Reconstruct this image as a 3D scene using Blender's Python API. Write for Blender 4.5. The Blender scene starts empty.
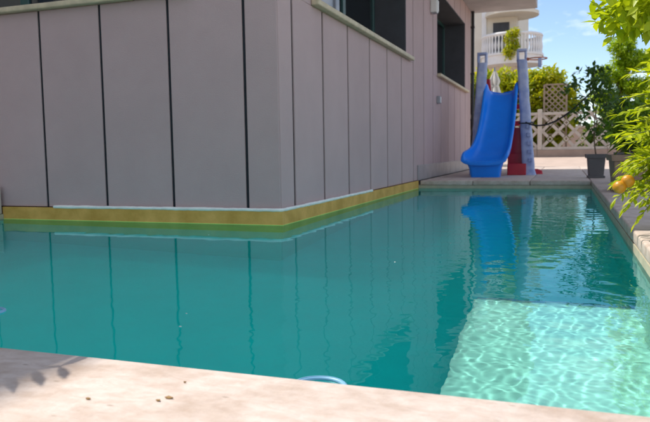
import bpy, bmesh, math, random
import numpy as np
from mathutils import Vector, Matrix

scene = bpy.context.scene
COL = scene.collection
R = math.radians

# ------------------------------------------------------------------ camera
cam = bpy.data.cameras.new('camera')
cam.sensor_width = 36.0
cam.lens = 669.03 / 650.0 * 36.0
cam.clip_start = 0.05
cam.clip_end = 3000
cam.dof.use_dof = True
cam.dof.focus_distance = 2.0
cam.dof.aperture_fstop = 8.0
cam_ob = bpy.data.objects.new('camera', cam)
COL.objects.link(cam_ob)
CAM_R = Matrix(((0.942, -0.015, 0.335), (0.335, 0.088, -0.938), (-0.016, 0.996, 0.088)))
cam_ob.matrix_world = Matrix.Translation((1.659, -3.818, 0.36)) @ CAM_R.to_quaternion().to_matrix().to_4x4()
scene.camera = cam_ob

# ------------------------------------------------------------------ sun and sky
SUN_P, SUN_Q = 0.65, 0.25            # shadow shift per metre of height (+x, -y)
sun_dir = Vector((SUN_P, -SUN_Q, -1.0)).normalized()
to_sun = -sun_dir
sun = bpy.data.lights.new('sun', 'SUN')
sun.energy = 2.15
sun.angle = R(0.5)
sun.color = (1.0, 0.95, 0.87)
sun.cycles.is_caustics_light = True
sun_ob = bpy.data.objects.new('sun', sun)
COL.objects.link(sun_ob)
sun_ob.location = (-6, 2, 12)
sun_ob.rotation_euler = sun_dir.to_track_quat('-Z', 'Y').to_euler()

world = bpy.data.worlds.new('World')
scene.world = world
world.use_nodes = True
wn = world.node_tree
bg = wn.nodes['Background']
sky = wn.nodes.new('ShaderNodeTexSky')
sky.sky_type = 'NISHITA'
sky.sun_disc = False
sky.sun_elevation = math.asin(to_sun.z)
sky.sun_rotation = math.atan2(to_sun.x, to_sun.y)
sky.air_density = 0.8
sky.dust_density = 0.05
sky.ozone_density = 1.0
# soft cumulus banks, mixed in by direction; unseen overhead cover added for whiter fill
tc = wn.nodes.new('ShaderNodeTexCoord')
mp = wn.nodes.new('ShaderNodeMapping'); mp.inputs['Scale'].default_value = (1.0, 1.0, 2.6)
mp.inputs['Location'].default_value = (0.62, 0.40, 0.0)
nz = wn.nodes.new('ShaderNodeTexNoise'); nz.inputs['Scale'].default_value = 3.1; nz.inputs['Detail'].default_value = 9; nz.inputs['Roughness'].default_value = 0.58
cr = wn.nodes.new('ShaderNodeValToRGB'); cr.color_ramp.elements[0].position = 0.485; cr.color_ramp.elements[1].position = 0.62
sep = wn.nodes.new('ShaderNodeSeparateXYZ')
low = wn.nodes.new('ShaderNodeMapRange'); low.inputs[1].default_value = 0.50; low.inputs[2].default_value = 0.06; low.inputs[3].default_value = 1.0; low.inputs[4].default_value = 1.0
mul = wn.nodes.new('ShaderNodeMath'); mul.operation = 'MULTIPLY'
mixw = wn.nodes.new('ShaderNodeMixRGB'); mixw.inputs[2].default_value = (8.2, 8.4, 8.8, 1)
L = wn.links.new
L(tc.outputs['Generated'], mp.inputs[0]); L(mp.outputs[0], nz.inputs['Vector']); L(nz.outputs['Fac'], cr.inputs[0])
L(tc.outputs['Generated'], sep.inputs[0]); L(sep.outputs[2], low.inputs[0])
L(cr.outputs[0], mul.inputs[0]); L(low.outputs[0], mul.inputs[1])
L(mul.outputs[0], mixw.inputs[0]); L(sky.outputs[0], mixw.inputs[1]); L(mixw.outputs[0], bg.inputs[0])
bg.inputs[1].default_value = 0.075

# ------------------------------------------------------------------ exposure, render settings
vs = scene.view_settings
vs.view_transform = 'Standard'; vs.look = 'None'; vs.exposure = 1.28; vs.gamma = 1.0
vs.use_curve_mapping = False
cy = scene.cycles
cy.use_denoising = True
cy.max_bounces = 10; cy.transmission_bounces = 8; cy.glossy_bounces = 4; cy.diffuse_bounces = 4; cy.transparent_max_bounces = 8
cy.sample_clamp_indirect = 6.0
cy.caustics_refractive = True; cy.caustics_reflective = True
cy.blur_glossy = 0.5

# ------------------------------------------------------------------ helpers
def tag(o, label=None, cat=None, group=None, kind=None):
    if label: o['label'] = label
    if cat: o['category'] = cat
    if group: o['group'] = group
    if kind: o['kind'] = kind
    return o

def empty(name, loc=(0, 0, 0), label=None, cat=None, group=None, rz=0):
    o = bpy.data.objects.new(name, None)
    o.empty_display_size = 0.1
    o.location = loc; o.rotation_euler = (0, 0, rz)
    COL.objects.link(o)
    return tag(o, label, cat, group)

class MB:
    def __init__(s): s.v = []; s.f = []
    def add(s, v, f):
        b = len(s.v); s.v += [tuple(p) for p in v]; s.f += [tuple(i + b for i in q) for q in f]; return s
    def box(s, x0, y0, z0, x1, y1, z1):
        v = [(x0,y0,z0),(x1,y0,z0),(x1,y1,z0),(x0,y1,z0),(x0,y0,z1),(x1,y0,z1),(x1,y1,z1),(x0,y1,z1)]
        return s.add(v, [(0,3,2,1),(4,5,6,7),(0,1,5,4),(1,2,6,5),(2,3,7,6),(3,0,4,7)])
    def loft(s, rings, closed=True, cap=True):
        n = len(rings[0]); b = len(s.v)
        for r in rings: s.v += [tuple(p) for p in r]
        for i in range(len(rings) - 1):
            for j in range(n if closed else n - 1):
                k = (j + 1) % n
                s.f.append((b+i*n+j, b+i*n+k, b+(i+1)*n+k, b+(i+1)*n+j))
        if cap:
            s.f.append(tuple(b + j for j in range(n))[::-1])
            e = b + (len(rings) - 1) * n
            s.f.append(tuple(e + j for j in range(n)))
        return s
    def tube(s, pts, rad, n=8, cap=True):
        pts = [Vector(p) for p in pts]
        if not hasattr(rad, '__len__'): rad = [rad] * len(pts)
        rings = []; prev = None
        for i, p in enumerate(pts):
            t = (pts[min(i+1, len(pts)-1)] - pts[max(i-1, 0)]).normalized()
            if prev is None:
                a = Vector((0, 0, 1)) if abs(t.z) < .9 else Vector((1, 0, 0))
                u = t.cross(a).normalized()
            else:
                u = (prev - t * prev.dot(t)).normalized()
            prev = u; w = t.cross(u)
            rings.append([p + (u * math.cos(2*math.pi*k/n) + w * math.sin(2*math.pi*k/n)) * rad[i] for k in range(n)])
        return s.loft(rings, True, cap)
    def lathe(s, prof, c=(0, 0, 0), n=16, cap=True):
        rings = [[(c[0]+r*math.cos(2*math.pi*k/n), c[1]+r*math.sin(2*math.pi*k/n), c[2]+z) for k in range(n)] for r, z in prof]
        return s.loft(rings, True, cap)
    def torus(s, c, Rr, r, n=28, m=8, ax='z'):
        b = len(s.v)
        for i in range(n):
            a = 2*math.pi*i/n
            for j in range(m):
                q = 2*math.pi*j/m; rr = Rr + r*math.cos(q)
                p = (rr*math.cos(a), rr*math.sin(a), r*math.sin(q))
                s.v.append((c[0]+p[0], c[1]+p[1], c[2]+p[2]))
        for i in range(n):
            for j in range(m):
                s.f.append((b+i*m+j, b+((i+1)%n)*m+j, b+((i+1)%n)*m+(j+1)%m, b+i*m+(j+1)%m))
        return s
    def mesh(s, name, mat, smooth=False, bevel=0, seg=2):
        me = bpy.data.meshes.new(name)
        me.from_pydata(s.v, [], s.f)
        bm = bmesh.new(); bm.from_mesh(me)
        bmesh.ops.recalc_face_normals(bm, faces=bm.faces)
        if bevel:
            es = [e for e in bm.edges if e.is_manifold and e.calc_face_angle(0) > 0.6]
            bmesh.ops.bevel(bm, geom=es, offset=bevel, segments=seg, affect='EDGES', profile=.5)
        bm.to_mesh(me); bm.free()
        if mat: me.materials.append(mat)
        if smooth:
            for p in me.polygons: p.use_smooth = True
            me.set_sharp_from_angle(angle=R(48))
        return me
    def build(s, name, mat, parent=None, smooth=False, bevel=0, seg=2):
        return link(name, s.mesh(name, mat, smooth, bevel, seg), parent)

def link(name, me, parent=None, loc=None):
    o = bpy.data.objects.new(name, me)
    COL.objects.link(o)
    if parent: o.parent = parent
    if loc: o.location = loc
    return o

def copy_tree(o, parent=None, loc=None):
    c = o.copy(); COL.objects.link(c); c.parent = parent
    if loc is not None: c.location = loc
    for ch in list(o.children): copy_tree(ch, c)
    return c

# ------------------------------------------------------------------ materials
def mat(name, col, rough=.6, var=.12, scale=6., bump=0., bscale=60., spec=.5, col2=None, detail=5, metallic=0., objvar=0., split=(.35, .7)):
    m = bpy.data.materials.new(name); m.use_nodes = True
    n = m.node_tree; p = n.nodes['Principled BSDF']
    p.inputs['Roughness'].default_value = rough
    p.inputs['Specular IOR Level'].default_value = spec
    p.inputs['Metallic'].default_value = metallic
    c2 = col2 or tuple(max(0, c * (1 - var)) for c in col)
    c1 = col if col2 else tuple(min(1, c * (1 + var)) for c in col)
    tcn = n.nodes.new('ShaderNodeTexCoord')
    no = n.nodes.new('ShaderNodeTexNoise'); no.inputs['Scale'].default_value = scale; no.inputs['Detail'].default_value = detail; no.inputs['Roughness'].default_value = .6
    n.links.new(tcn.outputs['Object'], no.inputs['Vector'])
    rp = n.nodes.new('ShaderNodeValToRGB')
    rp.color_ramp.elements[0].position = split[0]; rp.color_ramp.elements[1].position = split[1]
    rp.color_ramp.elements[0].color = (*c2, 1); rp.color_ramp.elements[1].color = (*c1, 1)
    n.links.new(no.outputs['Fac'], rp.inputs[0])
    out = rp.outputs[0]
    if objvar:
        oi = n.nodes.new('ShaderNodeObjectInfo')
        mr = n.nodes.new('ShaderNodeMapRange'); mr.inputs[3].default_value = 1 - objvar; mr.inputs[4].default_value = 1 + objvar
        n.links.new(oi.outputs['Random'], mr.inputs[0])
        mx = n.nodes.new('ShaderNodeVectorMath'); mx.operation = 'SCALE'
        n.links.new(out, mx.inputs[0]); n.links.new(mr.outputs[0], mx.inputs['Scale'])
        out = mx.outputs[0]
    n.links.new(out, p.inputs['Base Color'])
    if bump:
        nb = n.nodes.new('ShaderNodeTexNoise'); nb.inputs['Scale'].default_value = bscale; nb.inputs['Detail'].default_value = 4
        n.links.new(tcn.outputs['Object'], nb.inputs['Vector'])
        bp = n.nodes.new('ShaderNodeBump'); bp.inputs['Strength'].default_value = 1; bp.inputs['Distance'].default_value = bump
        n.links.new(nb.outputs['Fac'], bp.inputs['Height']); n.links.new(bp.outputs[0], p.inputs['Normal'])
    return m

def leaf_mat(name, c1, c2, trans=.45, rough=.45):
    m = bpy.data.materials.new(name); m.use_nodes = True
    n = m.node_tree; p = n.nodes['Principled BSDF']
    p.inputs['Roughness'].default_value = rough; p.inputs['Specular IOR Level'].default_value = .35
    at = n.nodes.new('ShaderNodeAttribute'); at.attribute_name = 'tone'
    mx = n.nodes.new('ShaderNodeMixRGB'); mx.inputs[1].default_value = (*c1, 1); mx.inputs[2].default_value = (*c2, 1)
    n.links.new(at.outputs['Fac'], mx.inputs[0]); n.links.new(mx.outputs[0], p.inputs['Base Color'])
    tr = n.nodes.new('ShaderNodeBsdfTranslucent')
    g = n.nodes.new('ShaderNodeMixRGB'); g.blend_type = 'MULTIPLY'; g.inputs[0].default_value = 1; g.inputs[2].default_value = (1.25, 1.2, .5, 1)
    n.links.new(mx.outputs[0], g.inputs[1]); n.links.new(g.outputs[0], tr.inputs[0])
    ms = n.nodes.new('ShaderNodeMixShader'); ms.inputs[0].default_value = trans
    n.links.new(p.outputs[0], ms.inputs[1]); n.links.new(tr.outputs[0], ms.inputs[2])
    n.links.new(ms.outputs[0], n.nodes['Material Output'].inputs[0])
    return m

M = {}
M['panel'] = mat('panel_render', (.515, .38, .37), .85, .035, 3.0, .0022, 150, .25, objvar=.035)
M['joint'] = mat('joint_dark', (.018, .022, .028), .8, .2, 10)
M['sill'] = mat('sill_stone', (.60, .50, .34), .6, .14, 14, .0006, 120)
M['reveal'] = mat('reveal_grey', (.062, .064, .074), .75, .1, 8, .0005, 200)
M['frame'] = mat('frame_green', (.022, .075, .07), .35, .1, 10)
M['slab'] = mat('slab_concrete', (.42, .39, .39), .85, .1, 3, .001, 90)
M['travertine'] = mat('travertine', (.63, .53, .465), .7, 0, 8.5, .003, 38, .3, col2=(.45, .345, .275), detail=10, objvar=.04, split=(.30, .56))
def stone_layers(m, dark, amount):
    n = m.node_tree; p = n.nodes['Principled BSDF']
    src = p.inputs['Base Color'].links[0].from_socket
    tcn = [q for q in n.nodes if q.type == 'TEX_COORD'][0]
    n1 = n.nodes.new('ShaderNodeTexNoise'); n1.inputs['Scale'].default_value = 34; n1.inputs['Detail'].default_value = 8; n1.inputs['Roughness'].default_value = .7; n1.inputs['Distortion'].default_value = .6
    mp1 = n.nodes.new('ShaderNodeMapping'); mp1.inputs['Scale'].default_value = (.55, 1.3, 1); mp1.inputs['Rotation'].default_value = (0, 0, .35)
    n.links.new(tcn.outputs['Object'], mp1.inputs[0]); n.links.new(mp1.outputs[0], n1.inputs['Vector'])
    r1 = n.nodes.new('ShaderNodeMapRange'); r1.inputs[1].default_value = .42; r1.inputs[2].default_value = .68; r1.inputs[3].default_value = 0; r1.inputs[4].default_value = amount
    n.links.new(n1.outputs['Fac'], r1.inputs[0])
    mx = n.nodes.new('ShaderNodeMixRGB'); mx.inputs[2].default_value = (*dark, 1)
    n.links.new(r1.outputs[0], mx.inputs[0]); n.links.new(src, mx.inputs[1])
    vo = n.nodes.new('ShaderNodeTexVoronoi'); vo.inputs['Scale'].default_value = 48
    n.links.new(mp1.outputs[0], vo.inputs['Vector'])
    sx = n.nodes.new('ShaderNodeSeparateColor'); n.links.new(vo.outputs['Color'], sx.inputs[0])
    few = n.nodes.new('ShaderNodeMath'); few.operation = 'GREATER_THAN'; few.inputs[1].default_value = .86; n.links.new(sx.outputs[0], few.inputs[0])
    pit = n.nodes.new('ShaderNodeMapRange'); pit.inputs[1].default_value = .10; pit.inputs[2].default_value = .20; pit.inputs[3].default_value = 1; pit.inputs[4].default_value = 0
    n.links.new(vo.outputs['Distance'], pit.inputs[0])
    pm_ = n.nodes.new('ShaderNodeMath'); pm_.operation = 'MULTIPLY'; n.links.new(few.outputs[0], pm_.inputs[0]); n.links.new(pit.outputs[0], pm_.inputs[1])
    h = n.nodes.new('ShaderNodeMath'); h.operation = 'MULTIPLY'; h.inputs[1].default_value = .55; n.links.new(pm_.outputs[0], h.inputs[0])
    mx2 = n.nodes.new('ShaderNodeMixRGB'); mx2.inputs[2].default_value = (.24, .17, .12, 1)
    n.links.new(h.outputs[0], mx2.inputs[0]); n.links.new(mx.outputs[0], mx2.inputs[1])
    n.links.new(mx2.outputs[0], p.inputs['Base Color'])
stone_layers(M['travertine'], (.42, .30, .225), .55)
M['mortar'] = mat('mortar', (.50, .43, .36), .9, .15, 20)
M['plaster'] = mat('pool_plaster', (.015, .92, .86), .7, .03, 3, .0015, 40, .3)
M['shelf'] = mat('sunlit_shelf_plaster', (.78, .74, .66), .7, .05, 4, .0015, 40, .3)  # paler than the basin plaster, so the sunlit corner reads brighter
M['trim'] = mat('shelf_trim', (.25, .50, .72), .5, .08, 8)
M['ochre'] = mat('ochre_curb', (.82, .47, .13), .75, 0, 5, .001, 70, .3, col2=(.56, .31, .06))
M['algae'] = mat('algae_band', (.78, .86, .20), .75, 0, 5, .001, 70, .3, col2=(.62, .72, .18))
M['waterline'] = mat('waterline_stone', (.46, .42, .30), .7, .12, 9, .001, 60)
M['seal'] = mat('sealant', (.86, .87, .80), .6, .1, 12)
M['skirting'] = mat('skirting_stone', (.34, .31, .31), .4, .15, 5)
M['white_paint'] = mat('white_paint', (.80, .79, .76), .5, .04, 6)
M['grey_plastic'] = mat('grey_plastic', (.33, .33, .35), .5, .06, 9)
M['pipe'] = mat('drain_pipe', (.02, .02, .022), .5, .1, 9)
M['blue'] = mat('blue_plastic', (.006, .25, .97), .32, .06, 5, .0004, 40, .5)
M['post_blue'] = mat('lavender_plastic', (.52, .55, .70), .5, 0, 9, .004, 30, .4, col2=(.28, .34, .58))
M['red'] = mat('red_plastic', (.50, .010, .03), .4, .1, 8)
M['orange'] = mat('orange_plastic', (.55, .16, .05), .45, .08, 8)
M['pot_grey'] = mat('pot_grey', (.105, .10, .10), .6, .12, 9, .001, 60, objvar=.06)
M['pot_brown'] = mat('pot_taupe', (.30, .195, .13), .65, .1, 9, .001, 60)
M['soil'] = mat('soil', (.06, .04, .028), .95, .3, 30, .006, 50)
M['stem'] = mat('bark', (.16, .11, .07), .85, .25, 30, .003, 60)
M['green_stem'] = mat('green_stem', (.16, .20, .05), .6, .2, 20)
M['fence'] = mat('fence_concrete', (.56, .50, .44), .85, .12, 7, .0015, 70, objvar=.05)
M['plinth'] = mat('plinth_render', (.42, .31, .25), .9, .12, 4, .002, 50)
M['paving'] = mat('pink_paving', (.50, .38, .31), .85, .1, 3, .002, 40)
M['ground'] = mat('ground_soil', (.26, .20, .15), .95, .25, 1.2, .004, 8)
M['trellis'] = mat('trellis_wood', (.36, .27, .20), .8, .15, 12)
M['cream'] = mat('cream_render', (.74, .67, .56), .85, .05, 2, .001, 60)
M['stone_white'] = mat('balustrade_white', (.82, .79, .77), .7, .04, 6)
M['canvas'] = mat('white_canvas', (.80, .77, .70), .85, .05, 14, .001, 90)
M['steel'] = mat('galvanised_steel', (.30, .33, .38), .45, .1, 8, metallic=.4)
M['cable'] = mat('black_cable', (.015, .016, .016), .55, .1, 8)
M['ring'] = mat('pale_blue_ring', (.22, .47, .66), .4, .05, 8)
M['fruit'] = mat('orange_fruit', (.62, .27, .012), .4, .1, 40, .001, 200)
M['dry'] = mat('dry_leaf', (.34, .20, .07), .8, .3, 60)
M['roof'] = mat('roof_tile', (.40, .17, .10), .85, .15, 8)

def glass_pane(name, col):
    m = bpy.data.materials.new(name); m.use_nodes = True
    p = m.node_tree.nodes['Principled BSDF']
    p.inputs['Base Color'].default_value = (*col, 1); p.inputs['Roughness'].default_value = .03
    p.inputs['Specular IOR Level'].default_value = .9; p.inputs['IOR'].default_value = 1.6
    return m
M['pane'] = glass_pane('window_glass', (.010, .014, .017))

# water: a clear refracting surface with the greenish cast of the pool water
m = bpy.data.materials.new('water'); m.use_nodes = True
n = m.node_tree; n.nodes.clear()
fr = n.nodes.new('ShaderNodeFresnel'); fr.inputs[0].default_value = 1.333
rf = n.nodes.new('ShaderNodeBsdfRefraction'); rf.inputs['Color'].default_value = (.58, .99, .965, 1); rf.inputs['Roughness'].default_value = 0; rf.inputs['IOR'].default_value = 1.333
gl = n.nodes.new('ShaderNodeBsdfGlossy'); gl.inputs['Roughness'].default_value = 0; gl.inputs['Color'].default_value = (.60, .93, 1, 1)
mxs = n.nodes.new('ShaderNodeMixShader'); om = n.nodes.new('ShaderNodeOutputMaterial')
n.links.new(fr.outputs[0], mxs.inputs[0]); n.links.new(rf.outputs[0], mxs.inputs[1]); n.links.new(gl.outputs[0], mxs.inputs[2]); n.links.new(mxs.outputs[0], om.inputs[0])
M['water'] = m

M['leaf_lime'] = leaf_mat('leaf_lime', (.34, .44, .012), (.62, .66, .03), .45)
M['leaf_broad'] = leaf_mat('leaf_broad', (.34, .44, .012), (.60, .66, .03), .45)
M['leaf_bush'] = leaf_mat('leaf_bush', (.20, .32, .010), (.62, .56, .02), .45)
M['leaf_dark'] = leaf_mat('leaf_dark', (.035, .09, .018), (.10, .19, .03), .35)
M['leaf_pad'] = leaf_mat('leaf_pad', (.20, .36, .012), (.50, .62, .02), .45)
M['leaf_mid'] = leaf_mat('leaf_mid', (.09, .19, .012), (.22, .33, .02), .4)

# ------------------------------------------------------------------ pool, deck, ground
PX0, PX1, PY0, PY1 = -2.20, 1.955, -2.86, 4.115
WZ, FZ = -0.09, -1.35
SHX, SHY, SHZ = 1.30, -.86, -.95      # pale shelf over the sunlit patch, near right corner

def plain_sheet(name, quads, mt):
    b = MB()
    for q in quads: b.add(q, [(0, 1, 2, 3)])
    return b.build(name, mt)

B = 400.0
hx0, hx1, hy0, hy1 = -2.9, 9.0, -12.0, 10.2
g = plain_sheet('ground', [
    [(-B, -B, -.07), (B, -B, -.07), (B, hy0, -.07), (-B, hy0, -.07)],
    [(-B, hy0, -.07), (hx0, hy0, -.07), (hx0, hy1, -.07), (-B, hy1, -.07)],
    [(hx1, hy0, -.07), (B, hy0, -.07), (B, hy1, -.07), (hx1, hy1, -.07)],
    [(-B, hy1, -.07), (B, hy1, -.07), (B, B, -.07), (-B, B, -.07)]], M['ground'])
tag(g, kind='structure')

# basin (walls and floor seen from the inside)
b = MB()
foot = [(PX0, PY0), (PX1, PY0), (PX1, PY1), (0, PY1), (0, 0), (PX0, 0)]
zt = -.055
for i in range(6):
    (xa, ya), (xb, yb) = foot[i], foot[(i + 1) % 6]
    b.add([(xa, ya, FZ), (xb, yb, FZ), (xb, yb, zt), (xa, ya, zt)], [(0, 1, 2, 3)])
b.add([(x, y, FZ) for x, y in foot], [(0, 1, 2, 3, 4, 5)])
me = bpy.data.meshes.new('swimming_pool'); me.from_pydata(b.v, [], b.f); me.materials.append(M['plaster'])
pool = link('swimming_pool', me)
tag(pool, kind='structure')
pool.cycles.is_caustics_receiver = True

# ochre stained curb under the house walls
b = MB()
b.box(-2.20, -.022, -.16, .022, -.001, -.002)
b.box(.001, .0, -.16, .022, 4.112, -.002)
curb = b.build('curb', M['ochre'], pool)
b = MB()
b.box(-2.20, -.0245, -.42, .0245, -.002, -.087)
b.box(.002, .0, -.42, .0245, 4.104, -.087)
b.build('algae_band', M['algae'], pool)

# pale shelf, lining and trim: sunlit patch partly put into the paler colour
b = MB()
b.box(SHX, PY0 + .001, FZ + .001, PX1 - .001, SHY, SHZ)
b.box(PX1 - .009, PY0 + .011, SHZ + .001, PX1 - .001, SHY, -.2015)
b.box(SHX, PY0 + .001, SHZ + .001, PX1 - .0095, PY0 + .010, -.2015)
sh = b.build('sunlit_shelf', M['shelf'], pool); sh.cycles.is_caustics_receiver = True
b = MB().box(SHX, SHY + .0005, SHZ - .03, PX1 - .001, SHY + .018, SHZ + .001).build('trim', M['trim'], pool)
b.cycles.is_caustics_receiver = True

# stone waterline course under the coping
b = MB()
b.box(PX1 - .010, PY0 + .012, -.20, PX1 - .001, PY1 - .012, -.0545)
b.box(.024, PY1 - .010, -.20, PX1 - .001, PY1 - .001, -.0545)
b.box(PX0 + .001, PY0 + .001, -.20, PX1 - .001, PY0 + .010, -.0545)
b.box(PX0 + .001, PY0 + .012, -.20, PX0 + .010, -.0255, -.0545)
b.build('waterline', M['waterline'], pool)

# water surface with real ripples
def water_mesh():
    def axis(a, b, c, s0, s1):               # spacing s0 from a to b, s1 from b to c
        n0 = int(math.ceil((b - a) / s0)); n1 = int(math.ceil((c - b) / s1))
        return np.concatenate([np.linspace(a, b, n0 + 1)[:-1], np.linspace(b, c, n1 + 1)])
    xs = axis(PX0 - .004, .66, PX1 + .004, .0088, .0050)
    ys = axis(PY0 - .004, -.4, PY1 + .004, .0050, .0088)
    X, Y = np.meshgrid(xs, ys)
    rng = np.random.default_rng(7)
    H = np.zeros_like(X); Hf = np.zeros_like(X)
    for i in range(50):                       # fine wind ripples over the sunny corner
        lam = rng.uniform(.022, .046); a = rng.normal(.9, 1.0); k = 2 * math.pi / lam
        Hf += 5.8e-5 * (lam / .1) ** 2 * np.sin(k * (X * math.cos(a) + Y * math.sin(a)) + rng.uniform(0, 6.28))
    for i in range(36):                       # longer ripples
        lam = rng.uniform(.06, .16); a = rng.normal(.9, 1.0); k = 2 * math.pi / lam
        H += 3.6e-5 * (lam / .1) ** 1.8 * np.sin(k * (X * math.cos(a) + Y * math.sin(a)) + rng.uniform(0, 6.28))
    for i in range(10):                       # long slow swell
        lam = rng.uniform(.45, 1.1); a = rng.uniform(0, 6.28); k = 2 * math.pi / lam
        H += .00013 * lam * np.sin(k * (X * math.cos(a) + Y * math.sin(a)) + rng.uniform(0, 6.28))
    # the water is livelier towards the sunny side of the basin, calmer by the house
    side = 1 / (1 + np.exp(-(X - .74) * 40.0)); front = 1 / (1 + np.exp((Y + .55) * 30.0))
    amp = .17 + .83 / (1 + np.exp(-(X - 1.0) * 4.0))
    Z = WZ + H * amp + Hf * side * front
    ny, nx = X.shape
    idx = np.arange(nx * ny).reshape(ny, nx)
    F = np.stack([idx[:-1, :-1], idx[:-1, 1:], idx[1:, 1:], idx[1:, :-1]], -1).reshape(-1, 4)
    cxm = X[:-1, :-1].reshape(-1); cym = Y[:-1, :-1].reshape(-1)
    F = F[~((cxm < -.004) & (cym > .004))]
    used = np.unique(F); remap = np.full(nx * ny, -1); remap[used] = np.arange(len(used))
    V = np.stack([X, Y, Z], -1).reshape(-1, 3)[used]; F = remap[F]
    me = bpy.data.meshes.new('pool_water')
    me.vertices.add(len(V)); me.vertices.foreach_set('co', V.astype(np.float32).ravel())
    me.loops.add(F.size); me.loops.foreach_set('vertex_index', F.astype(np.int32).ravel())
    me.polygons.add(len(F)); me.polygons.foreach_set('loop_start', np.arange(0, F.size, 4, dtype=np.int32))
    me.polygons.foreach_set('loop_total', np.full(len(F), 4, dtype=np.int32))
    me.update(calc_edges=True)
    me.polygons.foreach_set('use_smooth', np.ones(len(F), dtype=bool))
    me.materials.append(M['water'])
    return me
water = link('pool_water', water_mesh())
tag(water, kind='structure')
water.cycles.is_caustics_caster = True

# deck: mortar bed plus separate stone slabs
bed = plain_sheet('pool_deck', [
    [(-2.9, -12, -.056), (9.0, -12, -.056), (9.0, PY0 - .001, -.056), (-2.9, PY0 - .001, -.056)],
    [(PX1 + .001, PY0 - .001, -.056), (9.0, PY0 - .001, -.056), (9.0, PY1 + .001, -.056), (PX1 + .001, PY1 + .001, -.056)],
    [(0.0, PY1 + .001, -.056), (9.0, PY1 + .001, -.056), (9.0, 10.2, -.056), (0.0, 10.2, -.056)],
    [(-2.9, PY0 - .001, -.056), (PX0 - .001, PY0 - .001, -.056), (PX0 - .001, 0, -.056), (-2.9, 0, -.056)]], M['mortar'])
tag(bed, kind='structure')
random.seed(3)
def slab_ob(x0, y0, x1, y1, top=0.0, jz=None):
    jz = random.uniform(-.0015, .0015) if jz is None else jz; gp = .003
    b = MB().box(x0 + gp, y0 + gp, -.053, x1 - gp, y1 - gp, top + jz)
    return b.build('slab', M['travertine'], bed, smooth=True, bevel=.009, seg=3)
for (xa, xb) in [(-2.9, -1.4), (-1.4, -.1), (-.1, .42), (.42, 1.98), (1.98, 3.4)]:
    slab_ob(xa, -3.45, xb, PY0 + .013, 0, 0)
    slab_ob(xa, -4.6, xb, -3.45)
ys = [PY0 + .013, -1.75, -.61, .58, 1.78, 2.95, PY1 - .012]
for i in range(6):
    slab_ob(PX1 - .012, ys[i], 2.42, ys[i + 1])
    slab_ob(2.42, ys[i], 3.4, ys[i + 1])
xe = [0.04, .66, 1.30, PX1 - .012, 2.6, 3.4]
yy = PY1 - .012
while yy < 10.1:
    y2 = min(yy + .76, 10.2)
    for i in range(5): slab_ob(xe[i], yy, xe[i + 1], y2)
    yy = y2
# raised end block of the pool on the far left
slab_ob(-2.9, PY0 + .013, PX0 + .012, -.03, .15)

# ------------------------------------------------------------------ the house
house = empty('house', (0, 0, 0), 'mauve grey house with dark panel joints rising straight from the pool', 'house')
TOP = 2.9
# wall core behind the panels (dark, shows in the joints)
SILL = 1.40
HEAD = 2.55
WR = [(0.62, 3.56), (5.50, 8.22)]          # windows on the side wall (y range)
WL = (-3.1, -1.02)                          # window on the front wall (x range)
YE = 9.03
b = MB()
t0, t1 = -.30, -.013
b.box(t0, .013, -.2, t1, YE - .004, SILL - .03)
b.box(t0, .013, HEAD, t1, YE - .004, TOP)
for a, c in [(.013, WR[0][0]), (WR[0][1], WR[1][0]), (WR[1][1], YE - .004)]:
    b.box(t0, a, SILL - .03, t1, c, HEAD)
b.box(-3.4, .013, -.2, t0, .30, SILL - .03)
b.box(-3.4, .013, HEAD, t0, .30, TOP)
b.box(WL[1], .013, SILL - .03, t0, .30, HEAD)
b.box(-3.4, .013, SILL - .03, WL[0], .30, HEAD)
b.box(-3.4, YE - .3, -.2, t0, YE - .004, TOP)
b.build('wall_core', M['joint'], house)

def panel(side, a, c, z0, z1):
    gp = .0175 if side == 'R' else .0105
    if side == 'R':
        bb = MB().box(-.0125, a + gp, z0, 0.0, c - gp, z1)
    else:
        bb = MB().box(a + gp, 0.0, z0, c - gp, .0125, z1)
    return bb.build('wall_panel', M['panel'], house, bevel=.0025, seg=1)

def panels(side, joints, wins):
    for a, c in zip(joints[:-1], joints[1:]):
        hit = [w for w in wins if w[0] < c - .01 and w[1] > a + .01]
        if not hit:
            panel(side, a, c, .004, TOP - .002); continue
        w = hit[0]
        panel(side, a, c, .004, SILL - .031)
        panel(side, a, c, HEAD + .002, TOP - .002)
        if w[0] > a + .03: panel(side, a, w[0] + .007, SILL - .0305, HEAD + .0015)
        if w[1] < c - .03: panel(side, w[1] - .007, c, SILL - .0305, HEAD + .0015)
jr = [.0025, .25, .83, 1.43, 2.08, 2.71, 3.33, 3.93, 4.55, 5.18, 5.80, 6.42, 7.04, 7.66, 8.28, 8.66, YE]
jl = [-3.35, -2.84, -2.32, -1.804, -1.295, -.766, -.225, .0105]
panels('R', jr, WR)
panels('L', jl, [WL])

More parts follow.
